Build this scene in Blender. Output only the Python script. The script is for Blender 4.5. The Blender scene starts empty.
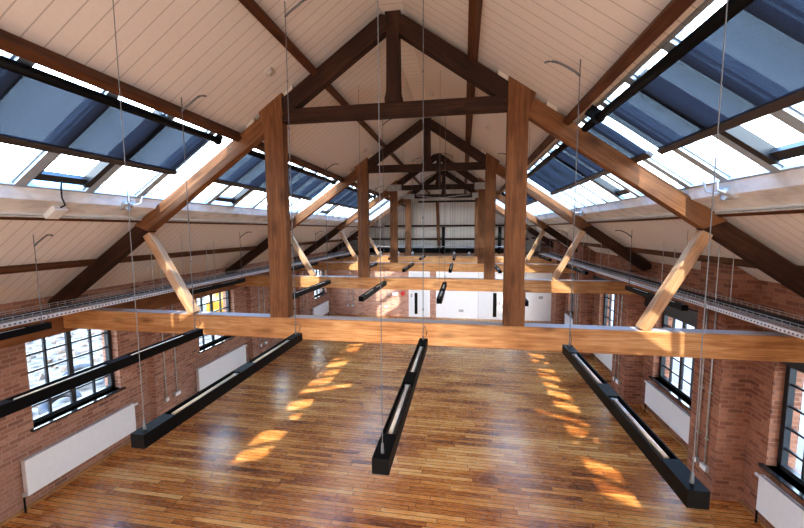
import bpy, bmesh, math, random
from mathutils import Vector, Matrix
random.seed(7)
S = bpy.context.scene
COL = S.collection
PI = math.pi

# ------------------------------------------------------------------ camera
cam_d = bpy.data.cameras.new('camera'); cam = bpy.data.objects.new('camera', cam_d); COL.objects.link(cam)
CZ = 4.1477
yaw, pitch, roll, FPX = 0.1658, -0.0936, -0.0049, 364.99
fw = Vector((-math.sin(yaw) * math.cos(pitch), math.cos(yaw) * math.cos(pitch), math.sin(pitch)))
rt = Vector((math.cos(yaw), math.sin(yaw), 0)); up = rt.cross(fw)
c_, s_ = math.cos(roll), math.sin(roll)
r2 = rt * c_ + up * s_; u2 = up * c_ - rt * s_
M = Matrix((r2, u2, -fw)).transposed().to_4x4(); M.translation = Vector((0.912, 0, CZ))
cam.matrix_world = M
cam_d.sensor_width = 36; cam_d.sensor_fit = 'HORIZONTAL'; cam_d.lens = FPX / 804 * 36
cam_d.clip_start = 0.05; cam_d.clip_end = 400
S.camera = cam

# ------------------------------------------------------------------ dimensions
YT = [4.622, 8.957, 13.084, 16.611]
SL = 0.6909
RC = 6.93          # ceiling plane height at the ridge line
RA, RB = 6.869, 6.612
TB, TT = 2.648, 2.945
CB, CT = 5.558, 5.730
WL, WR = -5.5, 5.1
PL, PR = -5.36, 4.72
YEND, YGAB, YBACK = 17.0, 20.9, -9.0
SN = 1 / math.sqrt(1 + SL * SL)
def roofz(x, off=0.0): return RC - SL * abs(x) + off
def rpt(side, ax, y, off=0.0):
    "point on the ceiling plane at |x|=ax; off is the distance out along the plane's normal (+ = outside)"
    nx, nz = side * SL * SN, SN
    return Vector((side * ax + nx * off, y, RC - SL * ax + nz * off))

# ------------------------------------------------------------------ node helpers
class NT:
    def __init__(s, name):
        s.m = bpy.data.materials.new(name); s.m.use_nodes = True
        s.t = s.m.node_tree; s.t.nodes.clear()
        s.out = s.t.nodes.new('ShaderNodeOutputMaterial')
    def n(s, kind, **kw):
        nd = s.t.nodes.new('ShaderNode' + kind)
        for k, v in kw.items(): setattr(nd, k, v)
        return nd
    def l(s, a, b): s.t.links.new(a, b)
    def setv(s, sock, v):
        if hasattr(v, 'default_value') or isinstance(v, bpy.types.NodeSocket): s.l(v, sock)
        else: sock.default_value = v
    def math(s, op, a, b=None, c=None, clamp=False):
        nd = s.n('Math', operation=op, use_clamp=clamp)
        s.setv(nd.inputs[0], a)
        if b is not None: s.setv(nd.inputs[1], b)
        if c is not None: s.setv(nd.inputs[2], c)
        return nd.outputs[0]
    def mix(s, f, a, b, blend='MIX'):
        nd = s.n('Mix', data_type='RGBA', blend_type=blend)
        s.setv(nd.inputs[0], f); s.setv(nd.inputs[6], a); s.setv(nd.inputs[7], b)
        return nd.outputs[2]
    def ramp(s, f, stops, interp='LINEAR'):
        nd = s.n('ValToRGB'); cr = nd.color_ramp; cr.interpolation = interp
        while len(cr.elements) < len(stops): cr.elements.new(0.5)
        for e, (p, c) in zip(cr.elements, stops):
            e.position = p; e.color = (*c, 1) if len(c) == 3 else c
        s.l(f, nd.inputs[0]); return nd.outputs[0]
    def noise(s, vec, scale, detail=4, rough=0.55, dist=0.0):
        nd = s.n('TexNoise'); nd.inputs['Scale'].default_value = scale; nd.inputs['Detail'].default_value = detail
        nd.inputs['Roughness'].default_value = rough; nd.inputs['Distortion'].default_value = dist
        s.l(vec, nd.inputs['Vector']); return nd.outputs['Fac']
    def mapping(s, vec, scale=(1, 1, 1), loc=(0, 0, 0)):
        nd = s.n('Mapping'); nd.inputs['Scale'].default_value = scale; nd.inputs['Location'].default_value = loc
        s.l(vec, nd.inputs['Vector']); return nd.outputs[0]
    def comb(s, x, y, z=0.0):
        nd = s.n('CombineXYZ'); s.setv(nd.inputs[0], x); s.setv(nd.inputs[1], y); s.setv(nd.inputs[2], z); return nd.outputs[0]
    def pos(s):
        g = s.n('NewGeometry'); sp = s.n('SeparateXYZ'); s.l(g.outputs['Position'], sp.inputs[0]); return g.outputs['Position'], sp.outputs
    def bump(s, h, strength=0.3, dist=0.01):
        nd = s.n('Bump'); nd.inputs['Strength'].default_value = strength; nd.inputs['Distance'].default_value = dist
        s.l(h, nd.inputs['Height']); return nd.outputs[0]
    def bsdf(s, color, rough=0.5, metal=0.0, normal=None, spec=None):
        b = s.n('BsdfPrincipled')
        s.setv(b.inputs['Base Color'], color if not isinstance(color, tuple) or len(color) == 4 else (*color, 1))
        s.setv(b.inputs['Roughness'], rough); s.setv(b.inputs['Metallic'], metal)
        if spec is not None: b.inputs['Specular IOR Level'].default_value = spec
        if normal is not None: s.l(normal, b.inputs['Normal'])
        s.l(b.outputs[0], s.out.inputs[0]); return b
def plain(name, col, rough=0.5, metal=0.0, var=0.08, scale=12, spec=None):
    t = NT(name); p, _ = t.pos()
    f = t.noise(p, scale, 3)
    a = tuple(min(1, c * (1 - var)) for c in col); b = tuple(min(1, c * (1 + var)) for c in col)
    t.bsdf(t.ramp(f, [(0.3, a), (0.7, b)]), rough, metal, spec=spec); return t.m

def timber(name, c_dark, c_mid, c_light, rough=0.62, spec=0.3, top_sheen=False):
    t = NT(name); tc = t.n('TexCoord'); oi = t.n('ObjectInfo')
    off = t.math('MULTIPLY', oi.outputs['Random'], 40.0)
    add = t.n('VectorMath', operation='ADD'); t.l(tc.outputs['Object'], add.inputs[0]); t.l(t.comb(off, off, off), add.inputs[1])
    v = t.mapping(add.outputs[0], (0.7, 9, 9))
    g = t.noise(v, 2.2, 6, 0.6, 0.9)
    fine = t.noise(t.mapping(add.outputs[0], (2.2, 60, 60)), 1.5, 3)
    blot = t.noise(add.outputs[0], 1.7, 3)
    f = t.math('ADD', t.math('MULTIPLY', g, 0.55), t.math('MULTIPLY', blot, 0.35)); f = t.math('ADD', f, t.math('MULTIPLY', fine, 0.14))
    col = t.ramp(f, [(0.37, c_dark), (0.51, c_mid), (0.65, c_light)])
    # knots
    vo = t.n('TexVoronoi', feature='F1'); vo.inputs['Scale'].default_value = 1.0
    t.l(t.mapping(add.outputs[0], (1.5, 4.0, 4.0)), vo.inputs['Vector'])
    kn = t.ramp(vo.outputs['Distance'], [(0.04, (1, 1, 1)), (0.24, (0, 0, 0))])
    col = t.mix(t.math('MULTIPLY', kn, 0.75), col, (*[c * 0.45 for c in c_dark], 1))
    if top_sheen:  # sky reflection painted as a pale tone on upward faces
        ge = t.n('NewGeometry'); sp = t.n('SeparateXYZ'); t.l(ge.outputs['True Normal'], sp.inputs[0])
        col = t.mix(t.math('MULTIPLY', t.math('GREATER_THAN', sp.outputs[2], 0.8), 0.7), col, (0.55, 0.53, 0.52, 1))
    t.bsdf(col, rough, 0, t.bump(t.math('ADD', g, fine), 0.25, 0.006), spec=spec); return t.m

M_ = {}
M_['tie'] = timber('pale_pine', (0.29, 0.125, 0.042), (0.49, 0.25, 0.10), (0.66, 0.40, 0.19), top_sheen=True)
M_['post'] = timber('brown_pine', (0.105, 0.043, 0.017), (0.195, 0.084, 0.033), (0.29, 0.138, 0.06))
M_['dark'] = timber('dark_shaded_timber', (0.020, 0.008, 0.004), (0.042, 0.016, 0.008), (0.078, 0.032, 0.015))  # shade on upper and lower truss members put into the tone; rails share it
M_['purlin'] = timber('purlin_timber', (0.055, 0.020, 0.009), (0.11, 0.042, 0.017), (0.165, 0.068, 0.029))
M_['brace'] = timber('weathered_brace', (0.34, 0.17, 0.075), (0.50, 0.29, 0.15), (0.62, 0.43, 0.27))
M_['plate'] = timber('wall_plate_timber', (0.14, 0.055, 0.02), (0.22, 0.09, 0.033), (0.30, 0.135, 0.055))
M_['black'] = plain('black_powder_coat', (0.003, 0.0033, 0.004), 0.5, 0.0, 0.2, spec=0.16)
M_['bar'] = plain('brown_grey_bar', (0.05, 0.042, 0.042), 0.45)
M_['blackframe'] = plain('black_window_steel', (0.02, 0.023, 0.027), 0.4)
M_['alu'] = plain('grey_aluminium', (0.40, 0.49, 0.58), 0.38, 0.2)
M_['galv'] = plain('galvanised_steel', (0.45, 0.46, 0.47), 0.42, 0.15, 0.2)
M_['wire'] = plain('steel_cable', (0.16, 0.17, 0.19), 0.5, 0.0)
M_['white'] = plain('white_gloss_paint', (0.80, 0.82, 0.84), 0.35, 0, 0.02)
M_['radside'] = plain('radiator_side_grey', (0.60, 0.56, 0.56), 0.4)
M_['whitewall'] = plain('white_wall_paint', (0.90, 0.92, 0.93), 0.5, 0, 0.02)
M_['tube'] = plain('cream_tube', (0.88, 0.82, 0.70), 0.35)
M_['reflector'] = plain('white_reflector', (0.16, 0.165, 0.175), 0.35)
M_['red'] = plain('red_plastic', (0.6, 0.03, 0.03), 0.4)
M_['yellow'] = plain('yellow_machine_paint', (0.30, 0.14, 0.006), 0.4)
M_['rubber'] = plain('tyre_rubber', (0.025, 0.025, 0.027), 0.7)
M_['slate'] = plain('black_sill_board', (0.02, 0.022, 0.027), 0.18)
M_['skirt'] = timber('skirting_pine', (0.22, 0.10, 0.035), (0.36, 0.18, 0.07), (0.45, 0.25, 0.1))
M_['packer'] = plain('pale_packer', (0.62, 0.55, 0.48), 0.6)
M_['detector'] = plain('detector_white', (0.55, 0.50, 0.47), 0.5)
M_['rock'] = plain('rubble_stone', (0.16, 0.112, 0.082), 0.9, 0, 0.35, 1.5)

def mk_floor():
    t = NT('old_glossy_floorboards'); p, s = t.pos()
    W, L = 0.086, 1.25
    ry = t.math('DIVIDE', s[1], W); row = t.math('FLOOR', ry); fy = t.math('FRACT', ry)
    wn = t.n('TexWhiteNoise', noise_dimensions='1D'); t.l(row, wn.inputs['W'])
    rx = t.math('ADD', t.math('DIVIDE', s[0], L), t.math('MULTIPLY', wn.outputs['Value'], 9.0)); idx = t.math('FLOOR', rx); fx = t.math('FRACT', rx)
    w2 = t.n('TexWhiteNoise', noise_dimensions='2D'); t.l(t.comb(row, idx), w2.inputs['Vector'])
    rnd = w2.outputs['Value']
    sh = t.comb(t.math('ADD', s[0], t.math('MULTIPLY', rnd, 31.0)), t.math('ADD', s[1], t.math('MULTIPLY', rnd, 17.0)), 0.0)
    grain = t.noise(t.mapping(sh, (2.2, 30, 1)), 1.6, 6, 0.65, 0.8)
    spots = t.noise(t.mapping(sh, (7, 16, 1)), 1.6, 4, 0.7)
    stain = t.noise(t.mapping(p, (0.7, 1.6, 1)), 0.8, 5, 0.65, 0.3)
    v = t.math('ADD', t.math('MULTIPLY', t.math('SUBTRACT', rnd, 0.5), 0.42), 0.61)
    v = t.math('ADD', v, t.math('MULTIPLY', t.math('SUBTRACT', grain, 0.5), 1.05))
    v = t.math('ADD', v, t.math('MULTIPLY', t.math('SUBTRACT', stain, 0.5), 1.5))
    col = t.ramp(v, [(0.05, (0.075, 0.022, 0.009)), (0.28, (0.23, 0.068, 0.018)), (0.50, (0.48, 0.165, 0.038)), (0.72, (0.68, 0.29, 0.075)), (0.98, (0.82, 0.46, 0.17))])
    dk = t.ramp(spots, [(0.57, (0, 0, 0)), (0.70, (1, 1, 1))])
    col = t.mix(t.math('MULTIPLY', dk, 0.6), col, (0.07, 0.024, 0.009, 1))
    gap = t.math('LESS_THAN', fy, 0.12); gx = t.math('LESS_THAN', fx, 0.008); g = t.math('MAXIMUM', gap, gx)
    col = t.mix(t.math('MULTIPLY', g, 0.85), col, (0.035, 0.012, 0.006, 1))
    rough = t.math('ADD', 0.17, t.math('MULTIPLY', spots, 0.20))
    h = t.math('SUBTRACT', t.math('MULTIPLY', t.math('ADD', grain, rnd), 0.3), g)
    b = t.bsdf(col, rough, 0, t.bump(h, 0.22, 0.004), spec=0.6); return t.m
M_['floor'] = mk_floor()

def mk_brick(name, c1, c2, mortar, tint):
    t = NT(name); p, s = t.pos()
    u = t.math('ADD', s[0], s[1])
    n0 = t.noise(p, 7, 3)
    uv = t.comb(t.math('ADD', u, t.math('MULTIPLY', n0, 0.02)), t.math('ADD', s[2], t.math('MULTIPLY', n0, 0.012)), 0.0)
    b = t.n('TexBrick'); b.inputs['Scale'].default_value = 1.0; b.inputs['Brick Width'].default_value = 0.20
    b.inputs['Row Height'].default_value = 0.067; b.inputs['Mortar Size'].default_value = 0.009; b.inputs['Mortar Smooth'].default_value = 0.4
    b.inputs['Color1'].default_value = (0, 0, 0, 1); b.inputs['Color2'].default_value = (1, 1, 1, 1); b.inputs['Mortar'].default_value = (0.5, 0.5, 0.5, 1); b.inputs['Bias'].default_value = 0.0
    t.l(uv, b.inputs['Vector'])
    col = t.ramp(b.outputs['Color'], [(0.0, tuple(c * 0.55 for c in c2)), (0.07, c2), (0.5, c1), (0.93, tint), (1.0, tuple(c * 1.1 for c in tint))])
    big = t.noise(p, 1.1, 4); sm = t.noise(p, 24, 4)
    col = t.mix(t.math('MULTIPLY', big, 0.55), col, (*mortar, 1))
    col = t.mix(t.math('MULTIPLY', t.math('SUBTRACT', sm, 0.35, clamp=True), 0.9), col, (*[c * 0.5 for c in c2], 1))
    col = t.mix(t.math('MULTIPLY', b.outputs['Fac'], 0.8), col, (*mortar, 1))
    t.bsdf(col, 0.85, 0, t.bump(t.math('SUBTRACT', t.math('MULTIPLY', sm, 0.3), b.outputs['Fac']), 0.5, 0.008), spec=0.2); return t.m
M_['brickL'] = mk_brick('soft_red_brick', (0.37, 0.165, 0.105), (0.26, 0.10, 0.062), (0.42, 0.30, 0.24), (0.50, 0.26, 0.18))
M_['brickE'] = mk_brick('salmon_brick', (0.60, 0.31, 0.215), (0.46, 0.20, 0.13), (0.62, 0.45, 0.36), (0.70, 0.42, 0.31))
M_['brickR'] = mk_brick('deep_red_brick', (0.31, 0.115, 0.065), (0.21, 0.07, 0.04), (0.36, 0.22, 0.16), (0.46, 0.20, 0.12))

def mk_boards(name, col, axis, pitch):
    t = NT(name); p, s = t.pos()
    f = t.math('FRACT', t.math('DIVIDE', s[axis], pitch))
    e = t.math('MINIMUM', f, t.math('SUBTRACT', 1.0, f))
    line = t.math('LESS_THAN', e, 0.035)
    n = t.noise(p, 30, 3); bigs = t.noise(p, 0.8, 3)
    a = t.ramp(t.math('ADD', t.math('MULTIPLY', n, 0.5), t.math('MULTIPLY', bigs, 0.5)), [(0.3, tuple(c * 0.93 for c in col)), (0.7, col)])
    c = t.mix(t.math('MULTIPLY', line, 0.5), a, (*[k * 0.35 for k in col], 1))
    t.bsdf(c, 0.6, 0, t.bump(t.math('MULTIPLY', line, -1.0), 0.3, 0.006), spec=0.25); return t.m
M_['ceil'] = mk_boards('white_tongue_and_groove', (0.84, 0.81, 0.79), 1, 0.145)
M_['gable'] = mk_boards('white_gable_boards', (0.86, 0.81, 0.76), 0, 0.19)

def mk_sill():
    t = NT('dirty_white_flashing'); p, s = t.pos()
    f = t.noise(t.mapping(p, (3, 1.8, 3)), 1.6, 5, 0.6)
    t.bsdf(t.ramp(f, [(0.3, (0.55, 0.57, 0.58)), (0.5, (0.78, 0.81, 0.83)), (0.7, (0.90, 0.93, 0.95))]), 0.5, 0, t.bump(f, 0.4, 0.02)); return t.m
M_['sill'] = mk_sill()

def mk_glass(name, tint=(0.93, 0.97, 0.98)):
    t = NT(name); tr = t.n('BsdfTransparent'); tr.inputs[0].default_value = (*tint, 1)
    gl = t.n('BsdfGlossy'); gl.inputs['Roughness'].default_value = 0.02; gl.inputs['Color'].default_value = (0.9, 0.95, 1, 1)
    mx = t.n('MixShader'); lw = t.n('LayerWeight'); lw.inputs['Blend'].default_value = 0.12
    fac = t.math('ADD', 0.03, t.math('MULTIPLY', t.math('POWER', lw.outputs['Facing'], 3.0), 0.25))
    t.l(fac, mx.inputs[0]); t.l(tr.outputs[0], mx.inputs[1]); t.l(gl.outputs[0], mx.inputs[2]); t.l(mx.outputs[0], t.out.inputs[0]); return t.m
M_['glass'] = mk_glass('clear_window_glass')

def mk_fabric():
    t = NT('grey_blue_screen_fabric'); p, s = t.pos()
    n = t.noise(p, 160, 2)
    col = t.ramp(n, [(0.3, (0.0105, 0.0108, 0.0145)), (0.7, (0.0205, 0.0208, 0.0275))])
    d = t.n('BsdfDiffuse'); t.l(col, d.inputs[0])
    tl = t.n('BsdfTranslucent'); t.l(col, tl.inputs[0])
    tr = t.n('BsdfTransparent'); tr.inputs[0].default_value = (0.64, 0.80, 1, 1)
    a = t.n('MixShader'); a.inputs[0].default_value = 0.5; t.l(d.outputs[0], a.inputs[1]); t.l(tl.outputs[0], a.inputs[2])
    b = t.n('MixShader'); b.inputs[0].default_value = 0.020; t.l(a.outputs[0], b.inputs[1]); t.l(tr.outputs[0], b.inputs[2])
    t.l(b.outputs[0], t.out.inputs[0]); return t.m
M_['fabric'] = mk_fabric()

def mk_strut():
    t = NT('slotted_steel_channel'); p, s = t.pos()
    f = t.math('FRACT', t.math('DIVIDE', s[1], 0.05)); slot = t.math('MULTIPLY', t.math('LESS_THAN', f, 0.45), t.math('LESS_THAN', t.math('ABSOLUTE', t.math('SUBTRACT', s[2], 3.08)), 0.009))
    t.bsdf(t.mix(slot, (0.72, 0.70, 0.68, 1), (0.10, 0.09, 0.085, 1)), 0.45, 0.0); return t.m
M_['strut'] = mk_strut()

def mk_ground():
    t = NT('rubble_ground'); p, s = t.pos()
    a = t.noise(p, 0.9, 6, 0.7); v = t.n('TexVoronoi', feature='F1'); v.inputs['Scale'].default_value = 2.6; t.l(p, v.inputs['Vector'])
    f = t.math('ADD', t.math('MULTIPLY', a, 0.6), t.math('MULTIPLY', v.outputs['Distance'], 0.6))
    t.bsdf(t.ramp(f, [(0.30, (0.010, 0.006, 0.004)), (0.48, (0.07, 0.05, 0.036)), (0.72, (0.15, 0.12, 0.095))]), 0.9, 0, t.bump(f, 0.8, 0.1)); return t.m
M_['ground'] = mk_ground()
M_['concrete'] = plain('pale_concrete_yard', (0.12, 0.10, 0.088), 0.9, 0, 0.25, 0.8)

# ------------------------------------------------------------------ mesh helpers
class MB:
    def __init__(s): s.b = bmesh.new()
    def box(s, x0, x1, y0, y1, z0, z1, mat=None):
        vs = [s.b.verts.new((x, y, z)) for x in (x0, x1) for y in (y0, y1) for z in (z0, z1)]
        if mat is not None:
            for v in vs: v.co = mat @ v.co
        for f in ((0, 1, 3, 2), (4, 6, 7, 5), (0, 4, 5, 1), (2, 3, 7, 6), (0, 2, 6, 4), (1, 5, 7, 3)):
            s.b.faces.new([vs[i] for i in f])
        return s
    def hexa(s, pts):
        vs = [s.b.verts.new(p) for p in pts]
        for f in ((0, 1, 2, 3), (7, 6, 5, 4), (0, 4, 5, 1), (1, 5, 6, 2), (2, 6, 7, 3), (3, 7, 4, 0)):
            s.b.faces.new([vs[i] for i in f])
        return s
    def prism(s, poly, d0, d1, fn):
        "poly of (a,b); fn(a,b,d) -> point"
        A = [s.b.verts.new(fn(a, b, d0)) for a, b in poly]; B = [s.b.verts.new(fn(a, b, d1)) for a, b in poly]
        s.b.faces.new(A); s.b.faces.new(B[::-1]); n = len(poly)
        for i in range(n):
            j = (i + 1) % n; s.b.faces.new((A[j], A[i], B[i], B[j]))
        return s
    def tube(s, pts, r, n=8, caps=True, closed=False):
        pts = [Vector(p) for p in pts]; rings = []
        N = len(pts); ref = None
        for i, p in enumerate(pts):
            if closed: d = pts[(i + 1) % N] - pts[i - 1]
            else: d = pts[min(i + 1, N - 1)] - pts[max(i - 1, 0)]
            d.normalize()
            if ref is None: ref = Vector((0, 0, 1)) if abs(d.z) < 0.9 else Vector((1, 0, 0))
            a = d.cross(ref).normalized(); b = d.cross(a).normalized(); ref = -b if False else ref
            if abs(d.dot(ref)) > 0.97: ref = b
            rr = r[i] if isinstance(r, (list, tuple)) else r
            rings.append([s.b.verts.new(p + (a * math.cos(2 * PI * k / n) + b * math.sin(2 * PI * k / n)) * rr) for k in range(n)])
        for i in range(N if closed else N - 1):
            A, B = rings[i], rings[(i + 1) % N]
            for k in range(n): s.b.faces.new((A[k], A[(k + 1) % n], B[(k + 1) % n], B[k]))
        if caps and not closed: s.b.faces.new(rings[0][::-1]); s.b.faces.new(rings[-1])
        return s
    def obj(s, name, mat, parent=None, loc=None, bevel=0.0, smooth=False):
        if bevel > 0:
            bmesh.ops.bevel(s.b, geom=s.b.edges[:], offset=bevel, segments=1, affect='EDGES', clamp_overlap=True)
        bmesh.ops.recalc_face_normals(s.b, faces=s.b.faces[:])
        me = bpy.data.meshes.new(name); s.b.to_mesh(me); s.b.free()
        if smooth:
            for p in me.polygons: p.use_smooth = True
        me.materials.append(mat)
        o = bpy.data.objects.new(name, me); COL.objects.link(o)
        if parent is not None: o.parent = parent
        if loc is not None: o.location = loc
        return o
def tag(o, label, cat, group=None):
    o['label'] = label; o['category'] = cat
    if group: o['group'] = group
    return o
def thing(name, label, cat, loc=(0, 0, 0), group=None):
    o = bpy.data.objects.new(name, None); COL.objects.link(o); o.location = loc; o.empty_display_size = 0.1
    return tag(o, label, cat, group)
def struct(o): o['kind'] = 'structure'; return o
def dup(root, loc, label, group=None):
    r = root.copy(); COL.objects.link(r); r.location = loc; r['label'] = label
    if group: r['group'] = group
    for ch in list(root.children):
        c = ch.copy(); COL.objects.link(c); c.parent = r
        for g in list(ch.children):
            d = g.copy(); COL.objects.link(d); d.parent = c
    return r
def beam(name, mat, parent, p0, p1, w, d, wy0=0.0, bevel=0.008, cut0=None, cut1=None):
    """timber in the truss plane from p0 to p1 (x,z), centre line; thickness w along y starting at wy0; depth d across.
    The mesh runs along its own X axis so that the grain follows it."""
    a = Vector((p0[0], 0, p0[1])); b = Vector((p1[0], 0, p1[1])); L = (b - a).length
    ang = math.atan2(b.z - a.z, b.x - a.x)
    h = d / 2
    def ends(x, cut, sgn):
        if cut is None: return x, x
        # vertical cut: local shift so that the end is vertical in the world
        k = h * math.tan(ang); return (x + k, x - k) if True else None
    e0 = ends(0, cut0, -1); e1 = ends(L, cut1, 1)
    m = MB(); m.prism([(e0[1], h), (e0[0], -h), (e1[0], -h), (e1[1], h)] if True else None, wy0, wy0 + w, lambda x, z, y: (x, y, z))
    o = m.obj(name, mat, parent, a, bevel)
    o.rotation_euler = (0, -ang, 0)
    return o

# ------------------------------------------------------------------ setting
# floor
struct(MB().box(WL - 0.4, WR + 0.4, YBACK, YEND + 0.2, -0.2, 0).obj('floor', M_['floor']))
def wall_with_holes(m, x0, x1, ya, yb, za, zb, holes):
    ys = sorted({ya, yb, *[h[0] for h in holes], *[h[1] for h in holes]})
    for y0, y1 in zip(ys, ys[1:]):
        hs = [h for h in holes if h[0] <= y0 + 1e-6 and h[1] >= y1 - 1e-6]
        if not hs: m.box(x0, x1, y0, y1, za, zb)
        else:
            h = hs[0]; m.box(x0, x1, y0, y1, za, h[2]); m.box(x0, x1, y0, y1, h[3], zb)
WIN_L = [(4.30, 5.74), (7.86, 9.32), (11.42, 12.88), (14.95, 16.4), (0.75, 2.2), (-2.8, -1.35), (-6.3, -4.85)]
WIN_R = [(4.15, 5.56), (7.2, 8.66), (10.55, 11.98), (13.9, 15.3), (0.75, 2.15), (-2.7, -1.25), (-6.2, -4.75)]
ZL0, ZL1 = 1.17, 2.53
ZR0, ZR1 = 0.86, 2.36
LPIER = [(6.37, 7.2), (9.92, 10.85), (13.25, 14.25), (2.6, 3.4)]
RPIER = [(5.95, 6.6), (9.1, 9.85), (12.5, 13.3), (15.75, 16.5), (2.55, 3.3)]
m = MB()
wall_with_holes(m, WL - 0.35, WL, YBACK, YGAB, 0, roofz(WL), [(a, b, ZL0, ZL1) for a, b in WIN_L])
for a, b in LPIER: m.box(WL - 0.01, PL, a, b, 0, 2.575)
struct(m.obj('wall_left', M_['brickL']))
m = MB()
wall_with_holes(m, WR, WR + 0.35, YBACK, YGAB, 0, roofz(WR), [(a, b, ZR0, ZR1) for a, b in WIN_R])
for a, b in RPIER:
    zt0, zt1 = roofz(PR) - 0.01, roofz(WR) - 0.01
    m.hexa([(PR, a, 0), (WR + 0.01, a, 0), (WR + 0.01, b, 0), (PR, b, 0), (PR, a, zt0), (WR + 0.01, a, zt1), (WR + 0.01, b, zt1), (PR, b, zt0)])
struct(m.obj('wall_right', M_['brickR']))
# partition across the far end of the hall
m = MB(); m.box(WL, -1.62, YEND, YEND + 0.15, 0, 2.9); m.box(-0.60, -0.32, YEND, YEND + 0.15, 0, 2.9); m.box(4.85, WR, YEND, YEND + 0.15, 0, 2.9)
struct(m.obj('wall_end', M_['brickE']))
struct(MB().box(-0.32, 4.85, YEND + 0.02, YEND + 0.15, 0, 2.9).obj('wall_partition', M_['whitewall']))
struct(MB().box(WL, WR, YEND + 0.15, YGAB, 2.72, 2.9).obj('floor_upper', M_['plate']))
m = MB(); m.prism([(WL - .3, 0), (WR + .3, 0), (WR + .3, roofz(WR + .3)), (0, RC), (WL - .3, roofz(WL - .3))], YGAB, YGAB + 0.2, lambda a, b, d: (a, d, b))
struct(m.obj('wall_gable', M_['gable']))
m = MB(); m.prism([(WL - .3, 0), (WR + .3, 0), (WR + .3, roofz(WR + .3)), (0, RC), (WL - .3, roofz(WL - .3))], YBACK - 0.2, YBACK, lambda a, b, d: (a, d, b))
struct(m.obj('wall_back', M_['brickL']))
# roof boards
SKY = [(1.75, 18.2), (-8.6, -2.6)]  # rear run is unseen, added for light; solid gap between keeps near floor sunless
AXH = {-1: 2.21, 1: 2.235}; AX1 = 3.42
def roof_slab(m, side, a0, a1, y0, y1, t=0.12, off=0.0):
    m.hexa([rpt(side, a0, y0, off), rpt(side, a1, y0, off), rpt(side, a1, y1, off), rpt(side, a0, y1, off),
            rpt(side, a0, y0, off + t), rpt(side, a1, y0, off + t), rpt(side, a1, y1, off + t), rpt(side, a0, y1, off + t)])
for side, nm in ((-1, 'left'), (1, 'right')):
    m = MB(); AX0 = AXH[side]
    roof_slab(m, side, 0.0, AX0, YBACK, YGAB)
    roof_slab(m, side, AX1, 5.95, YBACK, YGAB)
    ys = [YBACK, SKY[1][0], SKY[1][1], SKY[0][0], SKY[0][1], YGAB]
    for k in (0, 2, 4): roof_slab(m, side, AX0, AX1, ys[k], ys[k + 1])
    struct(m.obj('ceiling_' + nm, M_['ceil']))
struct(MB().box(-0.11, 0.17, YBACK, YGAB, RC - 0.125, RC - 0.105).obj('trim_1', M_['ceil']))
# skylight sills: pale flashing upstand along the lower edge, timber below
for side, k in ((-1, 2), (1, 3)):
    m = MB(); y0, y1 = 0.6, 16.5
    P = lambda ax, off, y: rpt(side, ax, y, off)
    for (a0, o0, a1, o1) in ((3.39, 0.0, 3.47, -0.075), (3.47, -0.075, 3.70, -0.03)):
        m.hexa([P(a0, o0, y0), P(a1, o1, y0), P(a1, o1, y1), P(a0, o0, y1), P(a0, 0.02, y0), P(a1, 0.02, y0), P(a1, 0.02, y1), P(a0, 0.02, y1)])
    struct(m.obj('trim_%d' % k, M_['sill']))
    m = MB(); m.hexa([P(3.70, -0.05, y0), P(3.725, -0.05, y0), P(3.725, -0.05, y1), P(3.70, -0.05, y1), P(3.70, 0.0, y0), P(3.725, 0.0, y0), P(3.725, 0, y1), P(3.70, 0, y1)])
    struct(m.obj('trim_%d' % (k + 2), M_['white']))
# skirting
struct(MB().box(WL, WL + 0.025, YBACK, YEND, 0, 0.05).obj('baseboard_left', M_['skirt']))
struct(MB().box(WR - 0.025, WR, YBACK, YEND, 0, 0.05).obj('baseboard_right', M_['skirt']))

# ------------------------------------------------------------------ wall windows
def wall_window(n, side, y0, y1, z0, z1):
    xg = (WL - 0.17) if side < 0 else (WR + 0.17)
    fr = MB(); t = 0.065; d = 0.04
    for a, b, c, e in ((y0, y0 + t, z0, z1), (y1 - t, y1, z0, z1), (y0, y1, z0, z0 + t), (y0, y1, z1 - t, z1)):
        fr.box(xg - d, xg + d, a, b, c, e)
    f = struct(fr.obj('window_%d' % n, M_['blackframe']))
    bars = MB()
    for k in range(1, 4):
        yy = y0 + (y1 - y0) * k / 4; w = 0.036 if k == 2 else 0.015
        bars.box(xg - 0.02, xg + 0.02, yy - w, yy + w, z0, z1)
    for k in range(1, 5):
        zz = z0 + (z1 - z0) * k / 5
        bars.box(xg - 0.018, xg + 0.018, y0, y1, zz - 0.014, zz + 0.014)
    bars.obj('glazing_bars', M_['blackframe'], f)
    MB().box(xg - 0.004, xg + 0.004, y0, y1, z0, z1).obj('glass', M_['glass'], f)
    xi = WL if side < 0 else WR
    a, b = (xg + 0.03, xi + 0.06) if side < 0 else (xi - 0.06, xg - 0.03)
    MB().box(a, b, y0 - 0.05, y1 + 0.05, z0 - 0.03, z0 + 0.0).obj('sill', M_['slate'], f)
    return f
n = 1
for i, (a, b) in enumerate(WIN_L): wall_window(n, -1, a, b, ZL0, ZL1); n += 1
for i, (a, b) in enumerate(WIN_R): wall_window(n, 1, a, b, ZR0, ZR1); n += 1

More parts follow.
